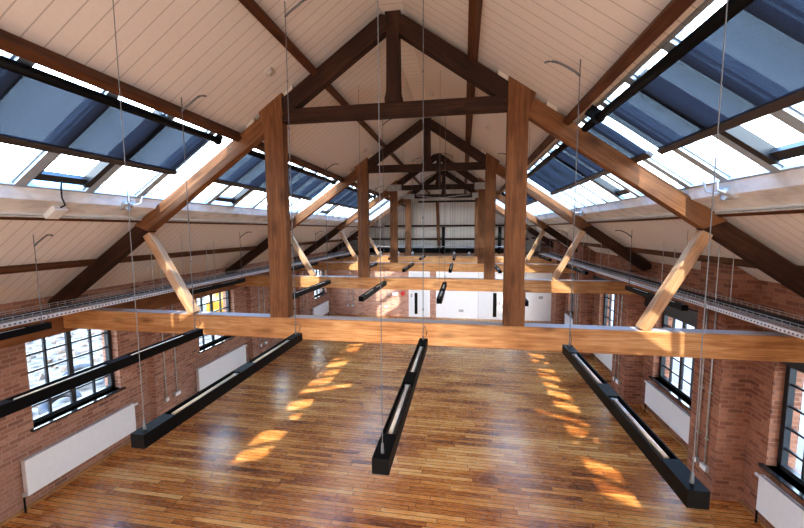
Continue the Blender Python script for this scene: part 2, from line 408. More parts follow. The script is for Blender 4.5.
# ------------------------------------------------------------------ skylights (one glazed run per bay and side)
BAYS = [(1.75, 4.60), (4.60, 8.94), (8.94, 13.07), (13.07, 16.59), (16.59, 18.2)]
for side in (-1, 1):
    AX0 = AXH[side]
    for bi, (ya, yb) in enumerate(BAYS + [(-8.6, -2.6)]):
        f = MB()
        roof_slab(f, side, AX0 - 0.02, AX0 + 0.012, ya, yb, 0.10, 0.0)
        roof_slab(f, side, AX1 - 0.05, AX1 + 0.03, ya, yb, 0.10, 0.0)
        wo = struct(f.obj('window_%d' % n, M_['alu'])); n += 1
        start, step = (2.97, 0.67) if side < 0 else (3.43, 0.58)
        bars = MB(); y = start - step * 20; ybars = []
        while y < yb:
            if y > ya + 0.02: ybars.append(y)
            y += step
        for y in ybars:
            roof_slab(bars, side, AX0, AX1, y - 0.05, y + 0.05, 0.11, 0.0)
            roof_slab(bars, side, AX0, AX1, y - 0.065, y + 0.065, 0.03, 0.03)
        bars.obj('glazing_bars', M_['alu'], wo)
        g = MB(); roof_slab(g, side, AX0, AX1, ya, yb, 0.008, 0.075); g.obj('glass', M_['glass'], wo)
        # dark opening casements
        cs = MB()
        picks = [yy for k, yy in enumerate(ybars) if any(abs(yy - q) < 0.03 for q in ((2.97, 5.65, 10.34, 15.03) if side < 0 else (2.85, 5.75, 9.81, 14.45)))] if bi < 5 else []
        for yy in picks:
            a, b = yy + 0.055, yy + step - 0.055
            roof_slab(cs, side, AX1 - 0.20, AX1 - 0.12, a, b, 0.05, 0.015)
            roof_slab(cs, side, AX0 + 0.05, AX1 - 0.12, b - 0.07, b, 0.09, -0.01)
            roof_slab(cs, side, AX0 + 0.05, AX1 - 0.12, a, a + 0.03, 0.05, 0.02)
        if picks: cs.obj('casement', M_['blackframe'], wo)

# ------------------------------------------------------------------ trusses
def make_truss(label):
    r = thing('roof_truss', label, 'roof truss', (0, YT[0], TB))
    z = lambda v: v - TB
    # local axis X runs up for posts
    def upright(name, mat, poly, y0, y1):
        m = MB(); m.prism([(b, -a) for a, b in poly], y0, y1, lambda x, zz, y: (x, y, zz))
        o = m.obj(name, mat, r, (0, 0, 0), 0.008); o.rotation_euler = (0, -PI / 2, 0); return o
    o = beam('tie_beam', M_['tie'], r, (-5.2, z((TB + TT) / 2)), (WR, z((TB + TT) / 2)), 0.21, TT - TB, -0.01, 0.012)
    for s in (-1, 1):
        pw, c = (0.128, 1.572) if s < 0 else (0.115, 1.535)
        def X(v): return s * v
        zi = 5.947; zo = 5.741
        poly = [(X(c - pw), z(TT)), (X(c + pw + 0.025), z(TT)), (X(c + pw + 0.025), z(3.36)), (X(c + pw), z(3.44)), (X(c + pw), z(5.47)),
                (X(c + pw + 0.085), z(zo - 0.01)), (X(c - pw + 0.0), z(zi)), (X(c - pw), z(5.80))]
        if s < 0: poly = poly[::-1]
        upright('post', M_['post'], poly, -0.008, 0.13)
        # principal rafter in three lengths: apex to post, post to knee, knee to wall
        rc = lambda ax: (RA + RB) / 2 - SL * ax
        dd = (RA - RB) * SN
        A = lambda ax: (s * ax, z(rc(ax)))
        if s > 0:
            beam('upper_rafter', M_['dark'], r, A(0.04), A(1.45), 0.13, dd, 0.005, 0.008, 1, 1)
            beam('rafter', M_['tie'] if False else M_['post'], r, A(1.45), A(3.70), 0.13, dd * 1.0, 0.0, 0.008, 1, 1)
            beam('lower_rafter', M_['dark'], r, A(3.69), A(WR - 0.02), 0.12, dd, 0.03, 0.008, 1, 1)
        else:
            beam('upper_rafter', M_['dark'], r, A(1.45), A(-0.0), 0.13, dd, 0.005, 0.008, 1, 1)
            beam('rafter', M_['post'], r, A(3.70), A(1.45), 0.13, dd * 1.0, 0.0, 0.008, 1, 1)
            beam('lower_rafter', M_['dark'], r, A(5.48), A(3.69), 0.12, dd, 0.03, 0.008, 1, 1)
        beam('brace', M_['brace'], r, ((-2.95 if s < 0 else 3.03), z(TT - 0.0)), (s * 3.63, z(4.10)), 0.12, 0.125, 0.0, 0.008)
        # packing blocks between rafter and boards
        for ax in (1.30, 1.86):
            pk = MB(); pk.hexa([(s * ax, 0.02, z(RA - SL * ax)), (s * (ax + .12), 0.02, z(RA - SL * (ax + .12))), (s * (ax + .12), 0.12, z(RA - SL * (ax + .12))), (s * ax, 0.12, z(RA - SL * ax)),
                     (s * ax, 0.02, z(roofz(ax) - .003)), (s * (ax + .12), 0.02, z(roofz(ax + .12) - .003)), (s * (ax + .12), 0.12, z(roofz(ax + .12) - .003)), (s * ax, 0.12, z(roofz(ax) - .003))])
            pk.obj('packing_block', M_['packer'], r)
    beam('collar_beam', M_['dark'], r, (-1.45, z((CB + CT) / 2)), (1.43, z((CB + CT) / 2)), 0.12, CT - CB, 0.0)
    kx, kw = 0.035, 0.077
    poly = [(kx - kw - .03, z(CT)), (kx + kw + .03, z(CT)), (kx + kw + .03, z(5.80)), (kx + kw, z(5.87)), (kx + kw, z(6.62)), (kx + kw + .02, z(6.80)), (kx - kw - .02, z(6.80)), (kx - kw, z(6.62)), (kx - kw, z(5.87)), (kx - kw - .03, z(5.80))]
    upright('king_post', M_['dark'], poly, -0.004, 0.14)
    return r
T1 = make_truss('nearest timber roof truss with a dark king post, crossing the whole hall above the boards')
T2 = dup(T1, (0, YT[1], TB), 'second timber roof truss along the hall, framed between the posts of the nearest one')
T3 = dup(T1, (0, YT[2], TB), 'third timber roof truss along the hall, grey steel plates at its collar ends')
T4 = dup(T1, (0, YT[3], TB), 'farthest timber roof truss, standing over the brick and white end partition')
for T in (T3, T4):
    for s in (-1, 1):
        MB().box(s * 1.55 - 0.27, s * 1.55 + 0.27, -0.03, -0.008, CB - TB - 0.03, CT - TB + 0.03).obj('steel_plate', M_['galv'], T, (0, 0, 0), 0.004)
m = MB(); m.tube([(-1.2, -0.06, CB - TB + .12), (-0.5, -0.07, CB - TB + .02), (0.1, -0.07, CB - TB + .0), (0.7, -0.07, CB - TB + .09), (1.2, -0.06, CB - TB + .12)], 0.025, 6)
m.obj('draped_cable', M_['galv'], T4, None, 0, True)

# purlins
def purlin(label, side, ax, w, d, y0, y1, mat):
    L = y1 - y0
    m = MB(); m.box(0, L, -w / 2, w / 2, -d, 0)
    o = m.obj('purlin', mat, None, None, 0.006)
    p = rpt(side, ax, y0, -0.001)
    ex = Vector((0, 1, 0)); ez = Vector((side * SL * SN, 0, SN)); ey = ez.cross(ex)
    R = Matrix((ex, ey, ez)).transposed().to_4x4(); R.translation = p; o.matrix_world = R
    tag(o, label, 'purlin', 'roof purlins'); return o
for side, word in ((-1, 'left'), (1, 'right')):
    purlin('brown timber purlin halfway up the white boarded %s ceiling slope, below the ridge' % word, side, 1.03, 0.09, 0.10, -3, YGAB, M_['purlin'])
    purlin('dark timber purlin along the top edge of the %s skylights, above the blind tubes' % word, side, 2.135, 0.085, 0.115, -3, YGAB, M_['purlin'])
    purlin('thin brown timber purlin across the lower %s ceiling slope, above the cable tray' % word, side, 4.66, 0.07, 0.08, -3, YGAB, M_['purlin'])
    purlin('slim dark timber purlin directly under the pale %s skylight sill' % word, side, 3.75, 0.05, 0.07, -3, YGAB, M_['purlin'])
# wall plate over the left windows, lintels on the right
o = MB().box(0, 20.0, -0.15, 0.15, -0.135, 0.135).obj('wall_plate', M_['plate'], None, (WL + 0.151, -3.0, 2.712), 0.01); o.rotation_euler = (0, 0, PI / 2)
tag(o, 'long brown timber wall plate lying along the top of the left brick wall', 'beam')
RL = [(3.3, 5.95), (6.6, 9.1), (9.85, 12.5), (13.3, 15.75)]
RLN = ['over the nearest window', 'between the two conduit piers, over the second window', 'over the third window', 'over the farthest window']
for (a, b), w in zip(RL, RLN):
    o = MB().box(WR - 0.05, WR - 0.002, a + 0.003, b - 0.003, 2.38, 2.66).obj('lintel', M_['blackframe'], None, None, 0.006)
    tag(o, 'dark steel lintel beam %s in the right brick wall' % w, 'lintel', 'dark lintels')

# ------------------------------------------------------------------ blinds
def blind(label, side, ya, yb, wave, seed, up=0.0):
    r = thing('roller_blind', label, 'blind', rpt(side, 2.27, (ya + yb) / 2, -0.06), 'skylight roller blinds')
    org = r.location.copy(); TA = 2.27 if side < 0 else 2.31
    P = lambda ax, y, off: rpt(side, ax, y, off + up) - org
    MB().tube([P(TA, ya, -0.06), P(TA, yb, -0.06)], 0.042, 14).obj('roller_tube', M_['black'], r, None, 0, True)
    for y in (ya - 0.03, yb):
        e = MB(); e.tube([P(TA, y, -0.06), P(TA, y + 0.03, -0.06)], 0.056, 12)
        e.hexa([P(2.20, y + .005, -0.0), P(2.30, y + .005, -0.0), P(2.30, y + .02, -0.0), P(2.20, y + .02, 0), P(2.20, y + .005, -0.09), P(2.30, y + .005, -0.09), P(2.30, y + .02, -0.09), P(2.20, y + .02, -0.09)])
        e.obj('end_bracket', M_['black'], r)
    rnd = random.Random(seed); ph = [rnd.uniform(0, 6.28) for _ in range(3)]
    b = MB(); NU, NV = 70, 10; g = []
    for i in range(NU + 1):
        y = ya + 0.05 + (yb - ya - 0.10) * i / NU; row = []
        for j in range(NV + 1):
            v = j / NV; ax = 2.30 + 0.54 * v
            w = wave * math.sin(PI * v) * (math.sin(y * 6.2 + ph[0]) * 0.6 + math.sin(y * 2.7 + ph[1] + v * 2) * 0.6)
            row.append(b.b.verts.new(P(ax, y, -0.045 - 0.03 * math.sin(PI * v) * (wave > 0.015) - w)))
        g.append(row)
    for i in range(NU):
        for j in range(NV): b.b.faces.new((g[i][j], g[i + 1][j], g[i + 1][j + 1], g[i][j + 1]))
    b.obj('fabric', M_['fabric'], r, None, 0, True)
    MB().hexa([P(2.82, ya + .04, -0.075), P(2.89, ya + .04, -0.075), P(2.89, yb - .04, -0.075), P(2.83, yb - .04, -0.075),
               P(2.83, ya + .04, -0.03), P(2.885, ya + .04, -0.03), P(2.885, yb - .04, -0.03), P(2.83, yb - .04, -0.03)]).obj('bottom_bar', M_['bar'], r, None, 0.006)
    return r
for side, word in ((-1, 'left'), (1, 'right')):
    blind('blue-grey roller blind over the nearest %s skylights, before the first truss' % word, side, 1.85, 4.38 if side < 0 else 4.12, 0.008, 1 + side)
    blind('grey roller blind with soft folds over the %s skylights between first and second truss' % word, side, 4.98 if side < 0 else 4.26, 8.72, 0.035 if side < 0 else 0.014, 5 + side, 0.0 if side < 0 else 0.02)
    blind('small distant grey roller blind over the %s skylights between second and third truss' % word, side, 9.3, 12.85, 0.035, 9 + side)

# ------------------------------------------------------------------ pendant lights
LZ = 3.05; LH = 0.080; LW = 0.084
def make_light(x, y0, y1, label, hookdir):
    r = thing('linear_pendant_light', label, 'pendant light', (x, (y0 + y1) / 2, LZ - LH), 'long black pendant lights')
    L = y1 - y0; h = L / 2; w = LW / 2
    m = MB(); m.box(-w, w, -h, h, 0, 0.03); m.box(-w, -w + 0.007, -h, h, 0.03, LH); m.box(w - 0.007, w, -h, h, 0.03, LH)
    slots = [(-h + 0.22, -0.10), (0.10, h - 0.22)]
    for a, b in ((-h, -h + 0.22), (-0.10, 0.10), (h - 0.22, h)): m.box(-w + 0.007, w - 0.007, a, b, 0.03, LH)
    m.obj('housing', M_['black'], r)
    for a, b in slots:
        MB().box(-w + 0.008, w - 0.008, a + .001, b - .001, 0.031, 0.045).obj('reflector', M_['reflector'], r)
        t = MB().tube([(0, a + 0.03, 0.064), (0, b - 0.03, 0.064)], 0.013, 10).obj('fluorescent_tube', M_['tube'], r, None, 0, True)
        MB().box(-0.02, 0.02, b - 0.034, b - 0.004, 0.036, 0.070).obj('lamp_holder', M_['galv'], t)
    top = roofz(x) - (LZ - LH)
    for k, yy in enumerate((h - 0.07, -h + 0.05)):
        wr = MB()
        if k == 0:
            wr.tube([(0, yy, LH - .002), (0, yy, top - 0.14)], 0.0042, 6)
            # clipped cable: small beads
            zz = LH + 0.3
            while zz < top - 0.3:
                wr.tube([(0, yy, zz), (0, yy, zz + 0.025)], 0.0075, 6); zz += 0.45
        else:
            wr.tube([(0, yy, LH - .002), (0, yy, top - 0.003)], 0.0022, 6)
        wo = wr.obj('suspension_wire', M_['wire'], r)
        MB().tube([(0, yy, LH - .002), (0, yy, LH + 0.05)], [0.010, 0.006], 8).obj('gripper', M_['wire'], wo)
    # curled supply cable at the ceiling
    yy = h - 0.07; d = hookdir; c = MB(); pts = [(0, yy, top - 0.145)]
    for a in range(0, 10):
        t_ = a / 9
        px = d * (0.30 * t_); pz = top - 0.14 + 0.13 * math.sin(t_ * PI * 0.62) ** 0.8
        pts.append((px, yy + 0.02 * math.sin(t_ * 5), min(pz, roofz(x + px) - (LZ - LH) - 0.012)))
    c.tube(pts, 0.010, 6)
    c.tube([(0, yy, top - .145), (0.0, yy + .0, top - .004)], 0.005, 6)
    c.obj('supply_cable', M_['wire'], r, None, 0, True)
    c = MB(); c.tube([(0, h - 0.07, LH + 0.10), (0.015, h - 0.03, LH + 0.14), (0.03, h - 0.02, LH + 0.06), (0.015, h - 0.06, LH)], 0.004, 6)
    c.obj('flex', M_['wire'], r, None, 0, True)
    return r
LX = [(-4.06, 'outermost left black pendant light, by the cable tray'), (-2.0, 'black pendant light, second from the left'),
      (-0.82, 'long black pendant light, third from the left'), (0.53, 'long black pendant light, fourth from the left'),
      (1.90, 'long black pendant light, fifth from the left'), (4.06, 'outermost right black pendant light, by the piers')]
LY = [(1.62, 3.60), (5.75, 7.62), (10.0, 11.9), (14.0, 15.8)]
DX = [(-.01, -.01, 0, 0, 0, 0), (0, -.0, .08, .015, -.03, 0), (0, .05, .10, .04, 0, 0), (0, .05, .10, .04, 0, 0)]
BN = ['of the nearest row', 'of the row beyond the first truss', 'of the row beyond the second truss', 'of the row beyond the third truss']
for bi, (a, b) in enumerate(LY):
    for k, (x, w) in enumerate(LX):
        if bi == 0 and k == 5: continue
        make_light(x + DX[bi][k], a, b, w.replace(',', ' ' + BN[bi] + ',', 1), 1 if x > -3 and x < 0 else (1 if x < 0 else -1))

# ------------------------------------------------------------------ radiators
def radiator(side, y0, y1, z0, z1, label):
    xw = WL if side < 0 else WR
    s = -side                                  # towards the room
    r = thing('radiator', label, 'radiator', (xw, (y0 + y1) / 2, 0), 'white panel radiators')
    h = (y1 - y0) / 2
    def bx(m, a, b, *q): m.box(min(s * a, s * b), max(s * a, s * b), *q)
    for q in (0.085, 0.03):
        m = MB(); bx(m, q, q + 0.015, -h, h, z0, z1); m.obj('panel', M_['white'], r, None, 0.004)
    for q in (-h, h):
        m = MB(); bx(m, 0.031, 0.099, q - 0.004, q + 0.004, z0 + .005, z1 + .004); m.obj('side_panel', M_['radside'], r)
    m = MB()
    for k in range(int((2 * h - 0.04) / 0.03)): bx(m, 0.046, 0.084, -h + 0.02 + k * 0.03, -h + 0.032 + k * 0.03, z0 + 0.02, z1)
    m.obj('top_grille', M_['radside'], r)
    for yy in (-h * 0.7, h * 0.7):
        m = MB(); bx(m, 0.001, 0.031, yy - 0.02, yy + 0.02, z0 + 0.05, z1 - 0.06); m.obj('wall_bracket', M_['radside'], r)
    for yy in (-h - 0.03, h + 0.03):
        m = MB(); m.tube([(s * 0.065, yy, 0.0), (s * 0.065, yy, z0 + 0.04)], 0.012, 8); m.obj('pipe_tail', M_['black'], r)
    m = MB(); m.tube([(s * 0.065, -h - 0.03, z0 + 0.01), (s * 0.065, -h - 0.03, z0 + 0.07)], 0.018, 8); m.tube([(s * 0.065, -h - 0.03, z0 + 0.05), (s * 0.065, -h + 0.01, z0 + 0.05)], 0.014, 8); m.obj('lockshield_valve', M_['galv'], r)
    m = MB(); m.tube([(s * 0.065, h - 0.01, z1 - 0.05), (s * 0.065, h + 0.02, z1 - 0.05), (s * 0.065, h + 0.10, z1 - 0.05)], [0.012, 0.022, 0.022], 10); m.obj('thermostatic_valve', M_['white'], r, None, 0, True)
    return r
for (a, b), w in zip([(4.08, 5.90), (7.66, 9.62), (14.6, 16.4)], ['white panel radiator under the nearest window of the left brick wall', 'white panel radiator under the second window of the left brick wall', 'small distant white radiator on the left brick wall beside the end wall']):
    radiator(-1, a, b, 0.24, 0.79, w)
for (a, b), w in zip([(3.75, 5.52), (6.95, 8.72), (10.3, 12.1), (13.6, 15.4)], ['white panel radiator under the nearest window of the right brick wall', 'white panel radiator between two conduit piers on the right wall', 'white radiator seen behind the end of the nearest tie beam, right wall', 'small distant white radiator against the right wall near the white partition']):
    radiator(1, a, b, 0.22, 0.74, w)

# ------------------------------------------------------------------ conduits with sockets
def conduit(x, y, nrm, z0, z1, label, double=False):
    "nrm: unit vector out of the wall"
    r = thing('socket_conduit', label, 'conduit', (x, y, z0), 'steel conduits with sockets')
    n = Vector(nrm); t = Vector((-n.y, n.x, 0)); L = z1 - z0
    R = Matrix((t, n, Vector((0, 0, 1)))).transposed().to_4x4()
    w = 0.073 if double else 0.043
    MB().box(-w, w, 0.001, 0.05, 0, 0.088, R).obj('socket_box', M_['galv'], r, None, 0.004)
    f = MB().box(-w + .006, w - .006, 0.05, 0.054, 0.008, 0.08, R).obj('faceplate', M_['white'], r)
    m = MB(); m.tube([R @ Vector((0, 0.025, 0.088)), R @ Vector((0, 0.025, L))], 0.0125, 8); m.obj('conduit_pipe', M_['galv'], r, None, 0, True)
    m = MB()
    k = 0.5
    while k < L - 0.1: m.box(-0.028, 0.028, 0.001, 0.038, k, k + 0.02, R); k += 0.75
    m.obj('saddle_clip', M_['galv'], r)
for i, (a, w) in enumerate([(6.6, 'nearest'), (10.3, 'second'), (13.5, 'third')]):
    conduit(PL, a, (1, 0, 0), 0.50, 2.575, 'grey conduit with single socket on the %s left brick pier, nearer of its pair' % w)
    conduit(PL, a + 0.30, (1, 0, 0), 0.50, 2.575, 'grey conduit with double socket on the %s left brick pier, farther of its pair' % w, True)
for i, (a, w) in enumerate([(6.13, 'nearest'), (9.4, 'second'), (12.8, 'third')]):
    conduit(PR, a, (-1, 0, 0), 0.36, 3.0, 'grey conduit with double socket on the %s right brick pier, nearer of its pair' % w, True)
    conduit(PR, a + 0.20, (-1, 0, 0), 0.36, 3.0, 'grey conduit with single socket on the %s right brick pier, farther of its pair' % w)
for x, w, d in ((-4.62, 'leftmost conduit with socket on the brick end wall', False), (-4.38, 'second conduit from the left with socket on the brick end wall', True), (-2.98, 'conduit with small socket on the brick end wall, beside sunlit bricks', False), (-2.70, 'conduit with double socket on the brick end wall, under the grey boxes', True)):
    conduit(x, YEND, (0, -1, 0), 0.42, 2.6, w, d)
def wallbox(name, x0, x1, z0, z1, mat, label, cat, d=0.06, group=None):
    o = MB().box(x0, x1, YEND - d, YEND - 0.001, z0, z1).obj(name, mat, None, None, 0.006); return tag(o, label, cat, group)
wallbox('control_box', -2.42, -2.14, 1.02, 1.18, M_['white'], 'wider pale control box on the brick end wall beside the red alarm', 'control box')
wallbox('junction_box', -2.62, -2.50, 1.03, 1.12, M_['galv'], 'small grey junction box on the brick end wall, beside the pale control box', 'junction box')
o = MB().tube([(-1.89, YEND - .001, 1.12), (-1.89, YEND - .05, 1.12), (-1.89, YEND - .06, 1.12)], [0.11, 0.11, 0.07], 18).obj('fire_alarm', M_['red'], None)
tag(o, 'round red fire alarm sounder on the brick end wall next to the white door', 'fire alarm')
# white door with dark vision slit
d = struct(MB().box(-1.62, -0.60, YEND + 0.02, YEND + 0.12, 0, 2.9).obj('door_1', M_['whitewall']))
MB().box(-1.55, -0.67, YEND, YEND + 0.03, 0.0, 2.1).obj('leaf', M_['white'], d, None, 0.004)
MB().box(-1.335, -1.195, YEND - 0.006, YEND + 0.02, 0.14, 1.16).obj('vision_panel', M_['black'], d, None, 0.003)
m = MB(); m.box(-1.52, -1.44, YEND - 0.01, YEND + .001, 0.95, 1.12); m.box(-1.50, -1.47, YEND - 0.05, YEND - .01, 1.02, 1.06); m.obj('handle', M_['galv'], d)
d = struct(MB().box(1.62, 1.64, YEND + 0.005, YEND + 0.021, 0, 2.6).obj('door_2', M_['radside']))
MB().box(1.645, 2.75, YEND + 0.002, YEND + 0.021, 0.0, 2.15).obj('leaf', M_['white'], d, None, 0.004)
MB().box(2.30, 2.46, YEND - 0.006, YEND + 0.003, 0.12, 1.24).obj('vision_panel', M_['black'], d, None, 0.003)
m = MB(); m.box(2.58, 2.62, YEND - 0.03, YEND + .003, 0.7, 1.0); m.obj('handle', M_['galv'], d)
wallbox('wall_socket', 0.75, 0.97, 0.31, 0.42, M_['galv'], 'double socket on the white partition, low beside the pendant light', 'socket', 0.0)
wallbox('wall_switch', 4.30, 4.48, 1.02, 1.14, M_['galv'], 'grey switch plate high on the white partition near the right brick corner', 'switch', 0.0)

# ------------------------------------------------------------------ cable trays
def cable_tray(side, word):
    x0 = side * 4.33 if side > 0 else side * 4.30
    wdt = 0.34 if side > 0 else 0.42
    r = thing('cable_tray', 'long wire basket cable tray hung under the lower %s ceiling slope' % word, 'cable tray', (x0, 0, 3.09))
    s = side
    m = MB()
    for k in range(7): m.box(s * wdt * k / 6 - .004, s * wdt * k / 6 + .004, 0.5, 16.9, 0, 0.007)
    for zz in (0.03, 0.06):
        for xx in (0, s * wdt): m.box(xx - .004, xx + .004, 0.5, 16.9, zz, zz + 0.007)
    y = 0.5
    while y < 16.9:
        a, b = sorted((0, s * wdt)); m.box(a, b, y, y + .005, -0.005, 0.0)
        m.box(-.0025, .0025, y, y + .005, 0, .065); m.box(s * wdt - .0025, s * wdt + .0025, y, y + .005, 0, .065); y += 0.10
    m.obj('wire_basket', M_['galv'], r)
    for k, (xx, rr) in enumerate(((0.08, .016), (0.13, .011), (0.2, .018), (0.27, .012))):
        m = MB(); pts = [(s * (xx + 0.015 * math.sin(j * 1.3 + k)), 0.5 + j * 0.9, rr + 0.008) for j in range(19)]; m.tube(pts, rr, 6); m.obj('cable', M_['rubber'], r, None, 0, True)
    for y in (2.9, 5.6, 7.0, 9.9, 11.3, 14.0, 15.4):
        a, b = sorted((-s * .03, s * (wdt + .03)))
        br = MB().box(a, b, y - .02, y + .02, -0.035, -0.008).obj('hanger_bracket', M_['galv'], r)
        for xx in (0.02, 0.20):
            MB().tube([(s * xx, y, -0.03), (s * xx, y, roofz(x0 + s * xx) - 3.09 - .004)], 0.005, 6).obj('hanger_rod', M_['galv'], br)
    return r
for side, word in ((-1, 'left'), (1, 'right')):
    cable_tray(side, word)
    xs = side * 4.235
    o = MB().box(xs - 0.02, xs + 0.02, 0.5, 16.9, 3.055, 3.105).obj('strut_channel', M_['strut'], None, None, 0.003)
    tag(o, 'slotted pale steel channel running beside the %s wire basket tray' % word, 'steel channel')
    # lidded conduit along the sill
    o = MB().tube([rpt(side, 3.715, 0.6, -0.065), rpt(side, 3.715, 16.4, -0.065)], 0.011, 8).obj('conduit_run', M_['galv'], None, None, 0, True)
    tag(o, 'thin steel conduit running the length of the pale %s skylight sill' % word, 'conduit')
    # junction box and opener
    yj = 3.42 if side < 0 else 3.05
    r = thing('junction_box', 'small white junction box with cable on the %s skylight sill' % word, 'junction box', rpt(side, 3.62, yj, -0.05))
    q = rpt(side, 3.62, yj, -0.05)
    P = lambda ax, y, off: rpt(side, ax, y, off) - q
    MB().hexa([P(3.55, yj - .07, -.05), P(3.70, yj - .07, -.05), P(3.70, yj + .07, -.05), P(3.55, yj + .07, -.05), P(3.55, yj - .07, -.11), P(3.70, yj - .07, -.11), P(3.70, yj + .07, -.11), P(3.55, yj + .07, -.11)]).obj('box_body', M_['white'], r, None, 0.006)
    MB().tube([P(3.55, yj, -.08), P(3.48, yj - .02, -.11), P(3.40, yj - .10, -.09), P(3.30, yj - .16, -.05), P(3.25, yj - .17, -.01)], 0.008, 6).obj('cable', M_['rubber'], r, None, 0, True)
    for yo, w in ((4.16 if side < 0 else 4.05, 'nearest'), (8.4, 'second')):
        q = rpt(side, 3.47, yo, -0.04)
        r = thing('window_opener', 'grey metal opener bracket on the %s sill, before the %s truss' % (word, 'nearest' if w == 'nearest' else 'second'), 'window opener', q, 'skylight openers')
        P = lambda ax, y, off: rpt(side, ax, y, off) - q
        MB().hexa([P(3.41, yo - .09, -.04), P(3.53, yo - .09, -.05), P(3.53, yo + .09, -.05), P(3.41, yo + .09, -.04), P(3.42, yo - .07, -.10), P(3.52, yo - .07, -.10), P(3.52, yo + .07, -.10), P(3.42, yo + .07, -.10)]).obj('motor_body', M_['galv'], r, None, 0.012)
        for e in (-1, 1):
            MB().tube([P(3.44, yo + e * .05, -.09), P(3.36, yo + e * .08, -.12), P(3.30, yo + e * .10, -.05)], 0.012, 6).obj('arm', M_['galv'], r)
        MB().tube([P(3.47, yo, -.10), P(3.47, yo, -.14)], [0.035, 0.02], 10).obj('gear_cap', M_['alu'], r)

# ------------------------------------------------------------------ ceiling fittings
DET = [(-1.345, 4.14, 'round smoke detector on the left ceiling beside the nearest truss'), (1.35, 6.93, 'round smoke detector on the right ceiling beyond the nearest truss'),
       (-1.36, 8.4, 'round smoke detector on the left ceiling just before the second truss'), (0.30, 7.2, 'small dark detector close to the ridge beyond the king post'), (-0.72, 3.25, 'round detector at the top edge by the brown left purlin')]
for x, y, w in DET:
    s = -1 if x < 0 else 1; p = rpt(s, abs(x), y, 0); nrm = Vector((s * SL * SN, 0, SN))
    r = thing('smoke_detector', w, 'smoke detector', p, 'ceiling detectors')
    MB().tube([-nrm * 0.001, -nrm * 0.022], 0.055, 20).obj('base', M_['detector'], r)
    MB().tube([-nrm * 0.022, -nrm * 0.032, -nrm * 0.05], [0.045, 0.045, 0.03], 20).obj('sensor_cap', M_['detector'], r)

# ------------------------------------------------------------------ upper gable end
for z, w in ((5.72, 'top'), (4.36, 'middle'), (3.61, 'lower')):
    hx = (RC - z) / SL - 0.12
    hx = min(hx, 4.45); o = MB().box(-hx, hx, -0.06, 0.0, -0.05, 0.05).obj('gable_rail', M_['dark'], None, (0, YGAB - 0.002, z), 0.006)
    tag(o, '%s dark timber rail across the white boarded far gable' % w, 'rail', 'gable rails')
o = beam('gable_post', M_['post'], None, (0, 0), (-0.12, 2.80), 0.1, 0.17, 0); o.location = (-0.42, YGAB - 0.17, 2.9)
tag(o, 'slightly leaning brown timber post before the white far gable', 'post')
for x, h, w in ((-0.10, 1.35, 'black vertical flue pipe beside the leaning gable post'), (2.75, 1.35, 'black vertical flue pipe behind the right truss posts')):
    r = thing('flue_pipe', w, 'pipe', (x, 19.2, 2.9), 'black flue pipes')
    MB().tube([(0, 0, 0), (0, 0, h)], 0.085, 14).obj('pipe_body', M_['black'], r, None, 0, True)
    MB().tube([(0, 0, h), (0, 0, h + 0.03)], 0.10, 14).obj('collar', M_['black'], r)
o = MB().box(-4.2, 4.0, 19.6, 19.9, 2.9, 3.15).obj('duct_run', M_['black'], None, None, 0.01); tag(o, 'low dark duct lying across the loft deck behind the farthest truss', 'duct')
for i, x in enumerate((-3.1, -2.2, -1.5, 0.5, 1.2, 1.9, 3.3)):
    r = thing('spotlight', ['first', 'second', 'third', 'fourth', 'fifth', 'sixth', 'seventh'][i] + ' from the left of the small white spotlights on the loft deck', 'spotlight', (x, 17.6, 2.9), 'loft spotlights')
    MB().box(-0.05, 0.05, -0.05, 0.05, 0, 0.03).obj('base', M_['galv'], r)
    MB().tube([(0, 0, 0.03), (0, -0.03, 0.12)], 0.02, 8).obj('stem', M_['galv'], r)
    MB().tube([(0, 0.03, 0.15), (0, -0.10, 0.13)], [0.04, 0.065], 12).obj('lamp_head', M_['white'], r)
o = MB().tube([(WL + .05, 17.25, 3.35), (WR - .05, 17.25, 3.35)], 0.02, 8).obj('rail_pipe', M_['galv'], None, None, 0, True)
tag(o, 'thin grey pipe rail stretched across above the end partition', 'rail')

# ------------------------------------------------------------------ outside
GZ = -0.6
struct(MB().box(-60, WL - 0.36, -30, 45, GZ - 0.2, GZ).obj('ground_left', M_['ground']))
struct(MB().box(WR + 0.36, 60, -30, 45, GZ - 0.2, GZ).obj('ground_right', M_['concrete']))
b = bmesh.new(); rnd = random.Random(3)
for k in range(1500):
    x = -7 - 16 * rnd.random() ** 1.2; y = rnd.uniform(3, 26); sz = rnd.uniform(0.04, 0.20)
    if (x + 11.6) ** 2 + (y - 17.3) ** 2 < 16 or (x + 9.2) ** 2 + (y - 7.4) ** 2 < 0.5 or (x + 10.6) ** 2 + (y - 9) ** 2 < 0.5: continue
    mt = Matrix.Translation((x, y, GZ + sz * 0.25)) @ Matrix.Rotation(rnd.uniform(0, 6), 4, Vector((rnd.random(), rnd.random(), rnd.random() + .1)).normalized()) @ Matrix.Diagonal((sz, sz * rnd.uniform(.5, 1), sz * rnd.uniform(.4, .8), 1))
    bmesh.ops.create_icosphere(b, subdivisions=1, radius=1, matrix=mt)
for v in b.verts: v.co += Vector((rnd.uniform(-.03, .03), rnd.uniform(-.03, .03), rnd.uniform(-.03, .03)))
me = bpy.data.meshes.new('rubble'); b.to_mesh(me); b.free(); me.materials.append(M_['rock'])
o = bpy.data.objects.new('rubble', me); COL.objects.link(o); o['kind'] = 'stuff'; tag(o, 'pale broken rubble strewn over the yard outside the left windows', 'rubble')
